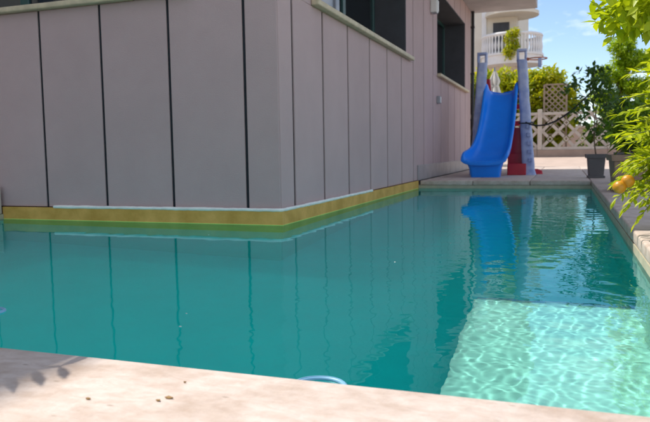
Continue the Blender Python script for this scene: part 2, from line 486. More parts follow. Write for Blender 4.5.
def window_side(y0, y1, mull):
    d = .35
    w = MB()
    # frame bars at the back of the reveal
    x = -d
    w.box(x - .05, y0, SILL, x, y0 + .06, HEAD); w.box(x - .05, y1 - .06, SILL, x, y1, HEAD)
    w.box(x - .05, y0 + .06, SILL, x, y1 - .06, SILL + .06); w.box(x - .05, y0 + .06, HEAD - .06, x, y1 - .06, HEAD)
    for mm in mull: w.box(x - .05, mm - .04, SILL + .06, x, mm + .04, HEAD - .06)
    win = w.build('window', M['frame'], house, bevel=.004, seg=1)
    es = [y0 + .06] + [q for mm in mull for q in (mm - .04, mm + .04)] + [y1 - .06]
    for i in range(0, len(es), 2):
        MB().box(x - .035, es[i], SILL + .06, x - .02, es[i+1], HEAD - .06).build('pane', M['pane'], win)
    # grey lined reveal
    r = MB()
    r.box(-d - .06, y1 - .012, SILL - .028, -.002, y1 + .02, HEAD); r.box(-d - .06, y0 - .02, SILL - .028, -.002, y0 + .012, HEAD)
    r.box(-d - .06, y0 + .012, HEAD - .012, -.002, y1 - .012, HEAD + .015)
    r.build('reveal', M['reveal'], win)
    s = MB().box(-d + .002, y0 - .005, SILL - .03, .0, y1 + .005, SILL - .004)
    s.box(.0, y0 - .02, SILL - .03, .058, y1 + .19, SILL + .012)
    s.build('sill', M['sill'], win, smooth=True, bevel=.009, seg=3)
    return win
window_side(WR[0][0], WR[0][1], [1.55, 2.45])
window_side(WR[1][0], WR[1][1], [6.55, 7.35])
# front window
d = .30; y = d
w = MB()
x0, x1 = WL
w.box(x0, y, SILL, x0 + .06, y + .05, HEAD); w.box(x1 - .06, y, SILL, x1, y + .05, HEAD)
w.box(x0 + .06, y, SILL, x1 - .06, y + .05, SILL + .06); w.box(x0 + .06, y, HEAD - .06, x1 - .06, y + .05, HEAD)
for mm in (-2.2,): w.box(mm - .04, y, SILL + .06, mm + .04, y + .05, HEAD - .06)
win = w.build('window', M['frame'], house, bevel=.004, seg=1)
es = [x0 + .06, -2.24, -2.16, x1 - .06]
for i in range(0, 4, 2):
    MB().box(es[i], y + .02, SILL + .06, es[i+1], y + .035, HEAD - .06).build('pane', M['pane'], win)
r = MB(); r.box(x1 - .012, .002, SILL - .028, x1 + .02, d + .06, HEAD); r.box(x0 - .02, .002, SILL - .028, x0 + .012, d + .06, HEAD); r.box(x0 + .012, .002, HEAD - .012, x1 - .012, d + .06, HEAD + .015)
r.build('reveal', M['reveal'], win)
s = MB().box(x0, 0, SILL - .03, x1, d, SILL - .004); s.box(x0 - .1, -.055, SILL - .03, x1 + .45, 0, SILL + .008)
s.build('sill', M['sill'], win, smooth=True, bevel=.009, seg=3)
# dark room behind the windows
b = MB(); b.box(-3.35, .36, -.2, -.42, YE - .35, TOP); b.build('interior', M['joint'], house)
# balcony slab over the side of the pool, with its upstand
b = MB(); b.box(-3.4, .10, 2.903, 1.165, 9.2, 3.08)
b.build('balcony_slab', M['slab'], house, bevel=.008)
b = MB(); b.box(-3.4, 1.6, 3.082, -.25, 9.1, 5.7); b.build('upper_wall', M['panel'], house)
b = MB(); b.box(-3.45, 1.4, 5.702, .1, 9.3, 5.9); b.build('roof', M['slab'], house, bevel=.01)
# drain pipe at the far end of the wall
b = MB(); b.tube([(.035, 9.0, .0), (.035, 9.0, 2.9)], .03, 10); pp = b.build('drain_pipe', M['pipe'], house, smooth=True)
for z in (.9, 1.75, 2.6):
    MB().box(.0, 8.965, z, .07, 9.035, z + .03).build('pipe_clip', M['pipe'], pp)
# stone skirting beyond the end of the pool
yy = 4.13
while yy < 8.9:
    y2 = min(yy + .60, 8.95)
    MB().box(.0005, yy + .003, .002, .016, y2 - .003, .185).build('skirting', M['skirting'], house, bevel=.002, seg=1)
    yy = y2
# white wall light
b = MB(); b.box(.0005, 4.98, 2.14, .09, 5.10, 2.31)
lt = b.build('wall_light', M['white_paint'], None, bevel=.012)
tag(lt, 'small white box lamp on the side wall between the two windows', 'wall lamp')
MB().box(.02, 4.995, 2.132, .08, 5.09, 2.1395).build('diffuser', M['grey_plastic'], lt)
MB().box(.091, 4.995, 2.16, .096, 5.085, 2.29).build('cover', M['white_paint'], lt, bevel=.002, seg=1)
# outdoor socket
so = MB().box(.0005, 5.43, 1.0, .05, 5.51, 1.10).build('wall_socket', M['grey_plastic'], None, bevel=.008)
tag(so, 'small grey outdoor socket on the side wall below the far window', 'socket')
MB().box(.0505, 5.44, 1.01, .056, 5.50, 1.09).build('flap', M['white_paint'], so, bevel=.002, seg=1)

# white sealing bead at the foot of the walls
def bead(pts, seed):
    random.seed(seed)
    P = []; 
    for (a, c) in zip(pts[:-1], pts[1:]):
        a = Vector(a); c = Vector(c); k = int((c - a).length / .03)
        for i in range(k): P.append(a.lerp(c, i / k))
    P.append(Vector(pts[-1]))
    rad = []; v = .011
    for p in P:
        v = .8 * v + .2 * random.uniform(.008, .015); rad.append(v)
    P = [p + Vector((0, 0, random.uniform(-.0012, .0012))) for p in P]
    return MB().tube(P, rad, 8)
sb = bead([(-1.735, -.017, .004), (.016, -.017, .004), (.017, 2.05, .004)], 5).build('sealing_strip', M['seal'], None, smooth=True)
tag(sb, 'lumpy white sealing strip along the foot of the mauve walls round the corner', 'sealing strip')

# ------------------------------------------------------------------ far yard: paving, fence, trellis
b = MB().add([(-6, 10.2, -.004), (9, 10.2, -.004), (9, 13.9, .148), (-6, 13.9, .148)], [(0, 1, 2, 3)])
tag(b.build('paving', M['paving'], None), kind='structure')
b = MB().add([(-14, 14.3, .02), (16, 14.3, .02), (16, 22, .02), (-14, 22, .02)], [(0, 1, 2, 3)])
tag(b.build('street', M['paving'], None), kind='structure')

gw = empty('garden_wall', (2, 20.5, .0), 'low tan garden wall across the street behind the lattice fence', 'wall')
MB().box(-7, 0, 0, 9, .2, 1.05).build('wall', M['plinth'], gw)
MB().box(-7.05, -.04, 1.052, 9.05, .24, 1.12).build('coping', M['fence'], gw, bevel=.01)
FY = 14.0
def fence_section(x0, x1, label):
    f = empty('lattice_fence', ((x0 + x1) / 2, FY, .0), label, 'fence', 'sections of pale lattice fence at the end of the yard')
    ox = (x0 + x1) / 2
    MB().box(x0 - ox, -.09, .0, x1 - ox - .004, .12, .325).build('plinth', M['plinth'], f, bevel=.006)
    MB().box(x0 - ox, -.07, .327, x0 - ox + .11, .07, 1.34).build('post', M['fence'], f, bevel=.012)
    W0, W1 = x0 - ox + .112, x1 - ox - .006
    MB().box(W0, -.045, .327, W1, .045, .395).build('rail', M['fence'], f, bevel=.006)
    MB().box(W0, -.045, 1.195, W1, .045, 1.262).build('rail', M['fence'], f, bevel=.006)
    nx, nz_ = 4, 2
    cw = (W1 - W0) / nx; chh = (1.195 - .395) / nz_
    ln = math.hypot(cw / 2, chh / 2)
    bar = MB().box(-.036, -.03, .0, .036, .03, ln * .74).mesh('bar', M['fence'], bevel=.006, seg=1)
    k = .26
    bead_me = None
    bb = MB()
    q = [(0, -.5), (.5, 0), (0, .5), (-.5, 0)]
    so_, si = .30, .17
    for (xa, za), (xb, zb) in zip(q, q[1:] + q[:1]):
        pass
    outer = [(cw * so_ * x * 2 * .62, chh * so_ * z * 2 * .62) for x, z in q]
    inner = [(cw * si * x * 2 * .62, chh * si * z * 2 * .62) for x, z in q]
    vv = [(x, -.034, z) for x, z in outer] + [(x, -.034, z) for x, z in inner] + [(x, .034, z) for x, z in outer] + [(x, .034, z) for x, z in inner]
    ff = []
    for i in range(4):
        j = (i + 1) % 4
        ff += [(i, j, 4 + j, 4 + i), (8 + i, 12 + i, 12 + j, 8 + j), (i, 8 + i, 8 + j, j), (4 + i, 4 + j, 12 + j, 12 + i)]
    dia = MB().add(vv, ff).mesh('diamond', M['fence'])
    for i in range(nx):
        for j in range(nz_):
            cxx = W0 + (i + .5) * cw; czz = .395 + (j + .5) * chh
            o = link('diamond', dia, f, (cxx, 0, czz))
            for sx in (-1, 1):
                for sz in (-1, 1):
                    o = link('bar', bar, f, (cxx + sx * cw / 2, 0, czz + sz * chh / 2))
                    ang = math.atan2(-sx * cw / 2, -sz * chh / 2)
                    o.rotation_euler = (0, ang, 0)
    return f
xs_ = [-3.9, -2.26, -.62, 1.02, 2.66, 4.30, 5.94]
fl = ['lattice fence section at the far left end behind the house', 'lattice fence section hidden mostly by the house corner',
      'pale lattice fence section behind the blue slide', 'pale lattice fence section between the slide and the potted trees',
      'pale lattice fence section behind the potted trees', 'lattice fence section at the far right edge']
for i in range(1, 5): fence_section(xs_[i], xs_[i + 1], fl[i])

tr = empty('garden_trellis', (1.43, 14.35, 0), 'brown diagonal trellis panel standing up behind the lattice fence', 'trellis')
for sx in (-.27, .27): MB().box(sx - .02, -.02, 0, sx + .02, .02, 1.98).build('upright', M['trellis'], tr)
for zz in (.7, 1.96): MB().box(-.249, -.018, zz, .249, .018, zz + .035).build('rail', M['trellis'], tr)
for k in range(9):
    for s_ in (-1, 1):
        z0_ = .74 + k * .145
        z1_ = z0_ + .5 * .0
        a = Vector((-.245 * s_, .006 * s_, z0_)); c = Vector((.245 * s_, .006 * s_, min(z0_ + .49, 1.955)))
        if c.z - z0_ < .12: continue
        tt = (c.z - z0_) / .49; c.x = a.x + (.49 * s_) * tt
        dz = Vector((0, 0, .022)); dy = Vector((0, .005, 0))
        MB().loft([[a - dz - dy, a + dz - dy, a + dz + dy, a - dz + dy], [c - dz - dy, c + dz - dy, c + dz + dy, c - dz + dy]]).build('slat', M['trellis'], tr)

# ------------------------------------------------------------------ foliage
def leaf_arrays(base, direc, norm, ln, wd, rng, curl=.12):
    """base,dir,norm: (N,3) arrays -> vertices/faces of N five-point leaves"""
    N = len(base)
    direc = direc / np.linalg.norm(direc, axis=1, keepdims=True)
    side = np.cross(direc, norm); side /= (np.linalg.norm(side, axis=1, keepdims=True) + 1e-9)
    up = np.cross(side, direc)
    ln = ln[:, None]; wd = wd[:, None]
    def pt(l, w_, u): return base + direc * ln * l + side * wd * w_ + up * (wd * u - ln * curl * l * l)
    V = np.stack([pt(0, 0, 0), pt(.22, .36, .12), pt(.55, .46, .15), pt(1, 0, 0), pt(.55, -.46, .15), pt(.22, -.36, .12), pt(.22, 0, 0), pt(.55, 0, -.02)], 1).reshape(-1, 3)
    o = (np.arange(N) * 8)[:, None]
    tri = [(0, 6, 1), (1, 6, 7), (1, 7, 2), (2, 7, 3), (0, 5, 6), (5, 7, 6), (5, 4, 7), (4, 3, 7)]
    F = np.concatenate([o + np.array([t_]) for t_ in tri], 1).reshape(-1, 3)
    return V, F

def leaves_object(name, V, F, tone, mt, parent):
    me = bpy.data.meshes.new(name)
    me.vertices.add(len(V)); me.vertices.foreach_set('co', V.astype(np.float32).ravel())
    me.loops.add(F.size); me.loops.foreach_set('vertex_index', F.astype(np.int32).ravel())
    me.polygons.add(len(F)); me.polygons.foreach_set('loop_start', np.arange(0, F.size, 3, dtype=np.int32))
    me.polygons.foreach_set('loop_total', np.full(len(F), 3, dtype=np.int32))
    me.update(calc_edges=True)
    at = me.attributes.new('tone', 'FLOAT', 'FACE')
    at.data.foreach_set('value', np.repeat(tone, 8).astype(np.float32))
    me.materials.append(mt)
    return link(name, me, parent)

def unit(v): return v / (np.linalg.norm(v, axis=-1, keepdims=True) + 1e-9)

def crown(name, blobs, n_tw, per, ln, wd, mt, parent, seed, shell=.55, droop=.0, tone_bias=0.):
    """leaf twigs spread through ellipsoids: blobs = [(centre, radii)]"""
    rng = np.random.default_rng(seed)
    vol = np.array([r[0] * r[1] * r[2] for _, r in blobs]) ** .75; vol = vol / vol.sum()
    pick = rng.choice(len(blobs), n_tw, p=vol)
    C_ = np.array([c for c, _ in blobs])[pick]; Rr = np.array([r for _, r in blobs])[pick]
    d = unit(rng.normal(size=(n_tw, 3)))
    rad = shell + (1 - shell) * rng.random(n_tw) ** .6
    rad *= 1 + .16 * np.sin(d[:, 0] * 7 + pick) * np.sin(d[:, 2] * 6 + 2 * pick) + rng.normal(0, .05, n_tw)
    P = C_ + d * Rr * rad[:, None]
    base = np.repeat(P, per, 0) + rng.normal(0, .35, (n_tw * per, 3)) * ln
    out = np.repeat(d, per, 0)
    direc = unit(out * .6 + rng.normal(0, .7, (n_tw * per, 3)) + np.array([0, 0, -droop]))
    norm = unit(out * .5 + np.array([0, 0, .9]) + rng.normal(0, .45, (n_tw * per, 3)))
    L_ = ln * rng.uniform(.65, 1.25, n_tw * per); W_ = wd * rng.uniform(.7, 1.2, n_tw * per)
    V, F = leaf_arrays(base, direc, norm, L_, W_, rng)
    tw_t = rng.random(n_tw)
    tone = np.clip(np.repeat(tw_t, per) * .6 + rng.random(n_tw * per) * .4 + tone_bias, 0, 1)
    return leaves_object(name, V, F, tone, mt, parent)

def limb(mb, a, c, r0, r1, seed, bend=.08, n=6):
    random.seed(seed)
    a = Vector(a); c = Vector(c); off = Vector((random.uniform(-1, 1), random.uniform(-1, 1), random.uniform(-.3, .6))) * bend * (c - a).length
    pts = []; rr = []
    for i in range(n + 1):
        t = i / n
        pts.append(a.lerp(c, t) + off * math.sin(math.pi * t)); rr.append(r0 * (1 - t) + r1 * t)
    mb.tube(pts, rr, 7)

def tree(name, label, cat, loc, trunk_h, r0, blobs, n_tw, per, ln, wd, mt, seed, group=None, limbs=True, **kw):
    t = empty(name, loc, label, cat, group)
    mb = MB()
    limb(mb, (0, 0, 0), (blobs[0][0][0] * .3, blobs[0][0][1] * .3, trunk_h), r0, r0 * .65, seed, .05)
    if limbs:
        for k, (c, r) in enumerate(blobs):
            limb(mb, (blobs[0][0][0] * .3, blobs[0][0][1] * .3, trunk_h * (.55 + .4 * ((k * 37) % 10) / 10)), (c[0], c[1], c[2] + r[2] * .2), r0 * .45, r0 * .12, seed + k + 1, .12)
    mb.build('trunk', M['stem'], t, smooth=True)
    crown('crown', blobs, n_tw, per, ln, wd, mt, t, seed, **kw)
    return t

# shrubs beyond the fence
tree('garden_shrub', 'tall yellow green shrub beyond the fence, right of the slide', 'shrub', (.95, 15.1, .02), .8, .05,
     [((.1, 0, 1.55), (.75, .6, .85)), ((.62, -.1, 1.35), (.45, .5, .7)), ((-.45, 0, 1.7), (.5, .5, .7)), ((.2, 0, 2.05), (.5, .4, .38)), ((0, -.2, .8), (.9, .4, .6))],
     1500, 7, .15, .07, M['leaf_bush'], 11, 'shrubs along the fence', shell=.45)
tree('garden_shrub', 'yellow green shrub beyond the fence seen between the two slide posts', 'shrub', (-.15, 15.0, .02), .8, .05,
     [((0, 0, 1.5), (.55, .5, .8)), ((-.35, 0, 1.9), (.45, .5, .6)), ((.3, .1, 1.95), (.4, .4, .55)), ((0, -.2, .8), (.7, .4, .6))],
     1000, 7, .15, .07, M['leaf_bush'], 12, 'shrubs along the fence', shell=.45)
tree('garden_shrub', 'green shrub beyond the fence, close to the drain pipe of the house', 'shrub', (-1.05, 14.9, .02), .8, .05,
     [((0, 0, 1.5), (.5, .5, .9)), ((-.2, 0, 2.1), (.35, .4, .5)), ((0, 0, .8), (.6, .4, .6))],
     700, 7, .15, .07, M['leaf_mid'], 13, 'shrubs along the fence', shell=.45)
tree('garden_shrub', 'low green shrub beyond the fence behind the potted trees', 'shrub', (3.3, 15.4, .02), .6, .05,
     [((0, 0, .9), (.7, .5, .55)), ((.6, 0, 1.1), (.6, .5, .7)), ((-.7, 0, .6), (.5, .4, .45))],
     700, 7, .15, .07, M['leaf_mid'], 14, 'shrubs along the fence', shell=.45)

# clipped tree with rounded pads by the pole
tree('clipped_tree', 'dark green tree with rounded leaf pads beside the grey pole', 'tree', (2.66, 9.3, -.1), 1.9, .05,
     [((-.22, 0, 1.75), (.27, .25, .16)), ((.12, .1, 2.0), (.33, .28, .17)), ((-.05, 0, 2.25), (.22, .22, .14)), ((-.32, .1, 1.38), (.28, .25, .13)),
      ((.2, 0, 1.5), (.33, .3, .17)), ((-.1, -.1, 1.12), (.36, .28, .13)), ((.35, 0, 1.15), (.3, .28, .15))],
     1900, 8, .06, .028, M['leaf_pad'], 21, shell=.3)

# ------------------------------------------------------------------ pots
def square_pot(name, label, loc, w0, w1, h, mt, rz=0, dp=None, group=None):
    t = empty(name, loc, label, 'plant pot', group, rz)
    dp = dp or 1.0
    def rng_(w, z): return [(-w/2, -w*dp/2, z), (w/2, -w*dp/2, z), (w/2, w*dp/2, z), (-w/2, w*dp/2, z)]
    b = MB().loft([rng_(w0, .0), rng_(w1 - .012, h - .045), rng_(w1 - .05, h - .045), rng_(w1 - .06, h - .08)], cap=True)
    b.build('body', mt, t, bevel=.006)
    rim = MB()
    rim.loft([rng_(w1 + .02, h - .047), rng_(w1 + .03, h), rng_(w1 - .045, h), rng_(w1 - .05, h - .047), rng_(w1 + .02, h - .047)], cap=False)
    rim.build('rim', mt, t)
    MB().loft([rng_(w0 + .03, .0), rng_(w0 + .035, .028)]).build('foot', mt, t, bevel=.004)
    MB().loft([rng_(w1 - .056, h - .05), rng_(w1 - .056, h - .03)]).build('soil', M['soil'], t)
    return t
square_pot('plant_pot', 'small dark grey square pot holding the slim young tree', (2.02, 4.82, 0), .155, .205, .285, M['pot_grey'], R(4), group='square pots along the pool')
square_pot('plant_pot', 'large taupe square pot beside the pool behind the lime shrub', (2.20, 2.20, 0), .30, .36, .30, M['pot_brown'], R(2), 1.25, group='square pots along the pool')
square_pot('plant_pot', 'dark pot standing just behind the large taupe pot', (2.30, 3.55, 0), .25, .31, .31, M['pot_grey'], R(-3), group='square pots along the pool')
square_pot('plant_pot', 'pot of the lime citrus shrub at the right edge of the pool', (2.30, -.82, 0), .20, .26, .32, M['pot_brown'], R(3), group='square pots along the pool')

# slim young tree in the small pot
tree('young_tree', 'slim young tree with sparse dark leaves in the small grey pot', 'tree', (2.02, 4.82, .255), .62, .009,
     [((0, 0, .72), (.20, .2, .16)), ((-.16, -.05, .55), (.14, .15, .13)), ((.12, 0, .5), (.15, .15, .15)), ((-.06, 0, .92), (.22, .2, .12)), ((-.30, 0, .86), (.12, .12, .09)), ((.1, 0, .30), (.12, .12, .10)), ((-.06, 0, .33), (.07, .07, .07))],
     110, 5, .075, .042, M['leaf_dark'], 31, shell=.15, droop=.25)
# shrub in the pot behind
tree('potted_shrub', 'dark leafy shrub in the pot behind the large taupe pot', 'shrub', (2.30, 3.55, .28), .5, .012,
     [((0, 0, .3), (.2, .22, .16)), ((-.08, 0, .44), (.18, .2, .12)), ((.12, 0, .42), (.18, .2, .12)), ((0, 0, .16), (.2, .2, .1))],
     190, 6, .075, .035, M['leaf_dark'], 32, shell=.25, droop=.2)
# plant of the large pot
tree('potted_shrub', 'mid green bushy shrub growing in the large taupe pot', 'shrub', (2.20, 2.20, .27), .4, .012,
     [((.02, 0, .22), (.2, .22, .13)), ((.07, 0, .34), (.16, .2, .10)), ((-.1, -.1, .22), (.12, .14, .10)), ((.12, 0, .14), (.14, .2, .08))],
     200, 6, .085, .028, M['leaf_mid'], 33, shell=.25, droop=.2)

# citrus shrub with bright leaf sprays and oranges, in the sun at the right
def spray_plant(name, label, cat, loc, tips, leafl, leafw, mt, seed, n_leaf=26, lean=.35):
    t = empty(name, loc, label, cat)
    rng = np.random.default_rng(seed)
    st = MB(); Bs, Ds, Ns, Ls, Ws = [], [], [], [], []
    for k, (tip, start) in enumerate(tips):
        a = Vector(start); c = Vector(tip)
        mid = a.lerp(c, .5) + Vector((0, 0, .16 * (c - a).length + .03))
        pts = []
        for i in range(11):
            q = i / 10
            pts.append(a * (1-q)**2 + mid * 2*q*(1-q) + c * q*q)
        st.tube(pts, [.006 * (1 - .75 * i / 10) for i in range(11)], 5)
        for i in range(n_leaf):
            q = .30 + .70 * i / (n_leaf - 1)
            p = a * (1-q)**2 + mid * 2*q*(1-q) + c * q*q
            tan = ((mid - a) * 2*(1-q) + (c - mid) * 2*q).normalized()
            s = 1 if i % 2 else -1
            up = Vector((0, 0, 1)); sd = tan.cross(up)
            sd = sd.normalized() if sd.length > 1e-3 else Vector((1, 0, 0))
            rv = Vector(rng.normal(0, .28, 3))
            dd = (tan * .55 + sd * s * .75 + up * rng.uniform(-.1, .5) + rv)
            if i >= n_leaf - 3: dd = tan + rv * .8
            Bs.append(tuple(p)); Ds.append(tuple(dd)); Ns.append(tuple(up + Vector(rng.normal(0, .35, 3))))
            sc_ = 1 - .35 * max(0, q - .7) / .3
            Ls.append(leafl * sc_ * rng.uniform(.75, 1.2)); Ws.append(leafw * sc_ * rng.uniform(.8, 1.15))
    st.build('stems', M['green_stem'], t, smooth=True)
    V, F = leaf_arrays(np.array(Bs), np.array(Ds), np.array(Ns), np.array(Ls), np.array(Ws), rng, .15)
    tone = np.clip(rng.random(len(Bs)), 0, 1)
    leaves_object('foliage', V, F, tone, mt, t)
    return t
random.seed(44)
tips = []
# local coordinates from the pot soil at (2.30,-.82,.29)
for k in range(175):
    ang = random.uniform(.45 * math.pi, 1.55 * math.pi) if k % 4 else random.uniform(0, 2 * math.pi)
    rr = random.uniform(.20, .47)
    zt_ = random.uniform(-.2, .42)
    tip = (rr * math.cos(ang), rr * .75 * math.sin(ang), zt_)
    tips.append((tip, (tip[0] * .2, tip[1] * .2, max(0.02, zt_ - random.uniform(.0, .12)))))
for tip in [(-.42, -.02, -.02), (-.45, .1, .12), (-.44, .0, .20), (-.40, -.06, -.17), (-.36, 0, -.24), (-.41, .02, .08), (-.36, -.08, .05), (-.40, .08, .27), (-.33, -.1, -.14)]:
    tips.append((tip, (tip[0] * .2, tip[1] * .2, max(.03, tip[2] - .05))))
cit = spray_plant('citrus_shrub', 'bright lime leafy citrus shrub leaning over the pool edge at the right', 'shrub', (2.30, -.82, .29), tips, .066, .020, M['leaf_lime'], 45, 30)
mb = MB(); limb(mb, (0, 0, -.02), (-.08, -.1, .55), .016, .009, 46, .04)
limb(mb, (-.08, -.1, .5), (-.38, -.32, .56), .008, .003, 47, .08); limb(mb, (-.08, -.1, .5), (-.2, -.3, .66), .008, .003, 48, .08); limb(mb, (-.06, -.1, .45), (-.3, -.2, .42), .007, .003, 49, .08)
mb.build('trunk', M['stem'], cit, smooth=True)
for k, (x, y, z) in enumerate([(-.435, -.15, -.085), (-.405, -.14, -.062)]):
    MB().lathe([(.002, -.026), (.013, -.023), (.022, -.013), (.0265, 0), (.022, .013), (.013, .022), (.002, .025)], (x, y, z), 14).build('fruit', M['fruit'], cit, smooth=True)
crown('crown', [((-.45, -.34, .53), (.08, .12, .05)), ((-.36, -.34, .56), (.09, .14, .06)), ((-.27, -.32, .50), (.08, .14, .05)), ((-.2, -.3, .58), (.10, .16, .07)), ((-.30, -.26, .43), (.05, .1, .03))],
      130, 6, .056, .031, M['leaf_broad'], cit, 51, shell=.2, droop=.3)

# ------------------------------------------------------------------ play slide
sl = empty('play_slide', (.75, 5.6, 0), 'blue plastic children\'s slide with lavender posts standing on the shaded deck', 'slide')
OX, OY = .75, 5.6
def chute():
    secs = [  # centre x, y, z(bed), width, wall height
        (.81, 6.16, 1.155, .42, .03, ), (.81, 6.12, 1.15, .43, .10), (.81, 6.06, 1.14, .44, .17), (.81, 6.00, 1.09, .45, .185), (.805, 5.90, .97, .455, .17), (.80, 5.78, .81, .46, .15),
        (.79, 5.66, .65, .47, .135), (.775, 5.54, .49, .48, .125), (.755, 5.42, .36, .50, .12), (.735, 5.30, .275, .53, .12), (.715, 5.18, .235, .56, .125),
        (.70, 5.08, .225, .585, .12), (.69, 5.01, .22, .59, .085), (.685, 4.965, .205, .57, .045), (.684, 4.95, .18, .55, .02)]
    rings = []
    for i, (x, y, z, w, h) in enumerate(secs):
        j = min(i + 1, len(secs) - 1); k = max(i - 1, 0)
        tan = Vector((secs[j][0] - secs[k][0], secs[j][1] - secs[k][1], 0)).normalized()
        s = Vector((-tan.y, tan.x, 0))       # to the right when seen from the foot
        c = Vector((x - OX, y - OY, z)); up = Vector((0, 0, 1))
        prof = []
        hw = w / 2; t = .035
        inner = [(-hw, h), (-hw + .03, h), (-hw + .045, h * .55), (-hw + .07, .02), (-hw + .12, 0), (0, -.004), (hw - .12, 0), (hw - .07, .02), (hw - .045, h * .55), (hw - .03, h), (hw, h)]
        outer = [(hw + .012, h - .02), (hw + .005, h * .3), (hw - .05, -t), (0, -t - .01), (-hw + .05, -t), (-hw - .005, h * .3), (-hw - .012, h - .02)]
        rings.append([c + s * u + up * v for u, v in inner + outer])
    return MB().loft(rings)
chu = chute().build('chute', M['blue'], sl, smooth=True)
md = chu.modifiers.new('subsurf', 'SUBSURF'); md.levels = 1; md.render_levels = 2
def rbox_ring(cx, cy, z, wx, wy, r=.3, n=4, rot=0):
    pts = []
    for (sx, sy, a0) in ((1, 1, 0), (-1, 1, 90), (-1, -1, 180), (1, -1, 270)):
        for k in range(n):
            a = R(a0 + 90 * k / (n - 1)); rr = r * min(wx, wy) * .5
            px = sx * (wx / 2 - rr) + rr * math.cos(a); py = sy * (wy / 2 - rr) + rr * math.sin(a)
            pts.append((cx + px * math.cos(rot) - py * math.sin(rot), cy + px * math.sin(rot) + py * math.cos(rot), z))
    return pts
# pedestal below the lip
MB().loft([rbox_ring(-.055, -.44, 0, .36, .26), rbox_ring(-.055, -.44, .02, .37, .27), rbox_ring(-.055, -.45, .12, .40, .28), rbox_ring(-.06, -.46, .20, .46, .30)]).build('pedestal', M['blue'], sl, smooth=True)
def post(x_b, x_t, y_b, y_t, H, wb, wt, seed):
    random.seed(seed); rings = []
    N = 22
    for i in range(N + 1):
        t = i / N; z = H * t
        w = wb + (wt - wb) * min(1, t * 1.25)
        if t < .06: w *= 1.12 - t * 2
        w *= 1 + random.uniform(-.03, .03)
        rings.append(rbox_ring(x_b + (x_t - x_b) * t + random.uniform(-.003, .003), y_b + (y_t - y_b) * t, z, w, w * 1.05, .55, 4))
    p = MB().loft(rings).build('post', M['post_blue'], sl, smooth=True)
    # cap ring with its handle slot
    cx_, cy_ = x_t, y_t
    c = MB()
    c.box(cx_ - wt*.5, cy_ - wt*.45, H + .0, cx_ - wt*.28, cy_ + wt*.45, H + .11)
    c.box(cx_ + wt*.28, cy_ - wt*.45, H + .0, cx_ + wt*.5, cy_ + wt*.45, H + .11)
    c.box(cx_ - wt*.5, cy_ - wt*.45, H + .1105, cx_ + wt*.5, cy_ + wt*.45, H + .145)
    c.build('cap', M['post_blue'], p, smooth=True, bevel=.008)
    return p
pl_ = post(-.27, -.205, .30, .46, 1.585, .17, .135, 1)
pr_ = post(.455, .335, .27, .46, 1.60, .165, .135, 2)
# foot holds moulded into the right post
for k in range(5):
    z = .18 + k * .115; xx = .455 + (.335 - .455) * z / 1.6; yy_ = .27 + .19 * z / 1.6
    MB().box(xx + .005, yy_ - .108, z, xx + .06, yy_ - .07, z + .055).build('foot_hold', M['post_blue'], pr_, bevel=.006)
# top platform between posts, red ladder behind
MB().box(-.16, .44, 1.08, .30, .78, 1.12).build('platform', M['red'], sl, bevel=.01)
for sx in (-.13, .33):
    MB().loft([rbox_ring(sx + .03, 1.25, 0.0, .06, .16), rbox_ring(sx, .80, 1.10, .06, .14), rbox_ring(sx - .02, .74, 1.38, .05, .10)]).build('ladder_rail', M['red'], sl, smooth=True)
for k in range(4):
    z = .22 + .24 * k; y_ = 1.25 - .45 * z / 1.1
    MB().box(-.10, y_ - .08, z, .40, y_ + .08, z + .07).build('step', M['red'], sl, bevel=.008)
# red side panel tying chute and post, and the red foot
MB().box(.17, .16, .0, .42, .20, .16).build('brace', M['red'], sl, bevel=.01)
MB().loft([rbox_ring(.27, .44, .28, .20, .05), rbox_ring(.28, .46, .66, .13, .05)]).build('brace', M['red'], sl, smooth=True)
MB().box(.16, .36, .0, .40, .40, .30).build('brace', M['red'], sl, bevel=.008)
MB().loft([rbox_ring(.46, .55, 0, .34, .10), rbox_ring(.46, .55, .05, .32, .09), rbox_ring(.44, .55, .075, .24, .06)]).build('red_foot', M['red'], sl, smooth=True)
# toy hoop
hp = MB().torus((.545, .46, 1.605), .125, .0085, 28, 6).build('hoop', M['orange'], sl, smooth=True)
MB().box(.40, .44, 1.585, .43, .48, 1.625).build('bracket', M['orange'], hp, bevel=.004)
MB().box(.555, .335, 1.47, .60, .35, 1.60).build('net_strap', M['post_blue'], hp, bevel=.004)

# cable from the slide to the young tree
P0, P1 = Vector((1.16, 5.79, .72)), Vector((1.98, 4.85, 1.05))
pts = []
for i in range(25):
    t = i / 24; p = P0.lerp(P1, t); p.z -= .20 * 4 * t * (1 - t) * (1 - .35 * t); pts.append(p)
cab = MB().tube(pts, .011, 7).build('cable', M['cable'], None, smooth=True)
tag(cab, 'black cable sagging from the slide post to the slim young tree', 'cable')
cp = []
for i in range(13):
    a = 2 * math.pi * i / 12; cp.append((1.155 + .10 * math.cos(a), 5.91 + .115 * math.sin(a), .72 + .01 * math.sin(a)))
MB().tube(cp, .010, 6, False).build('loop', M['cable'], cab, smooth=True)

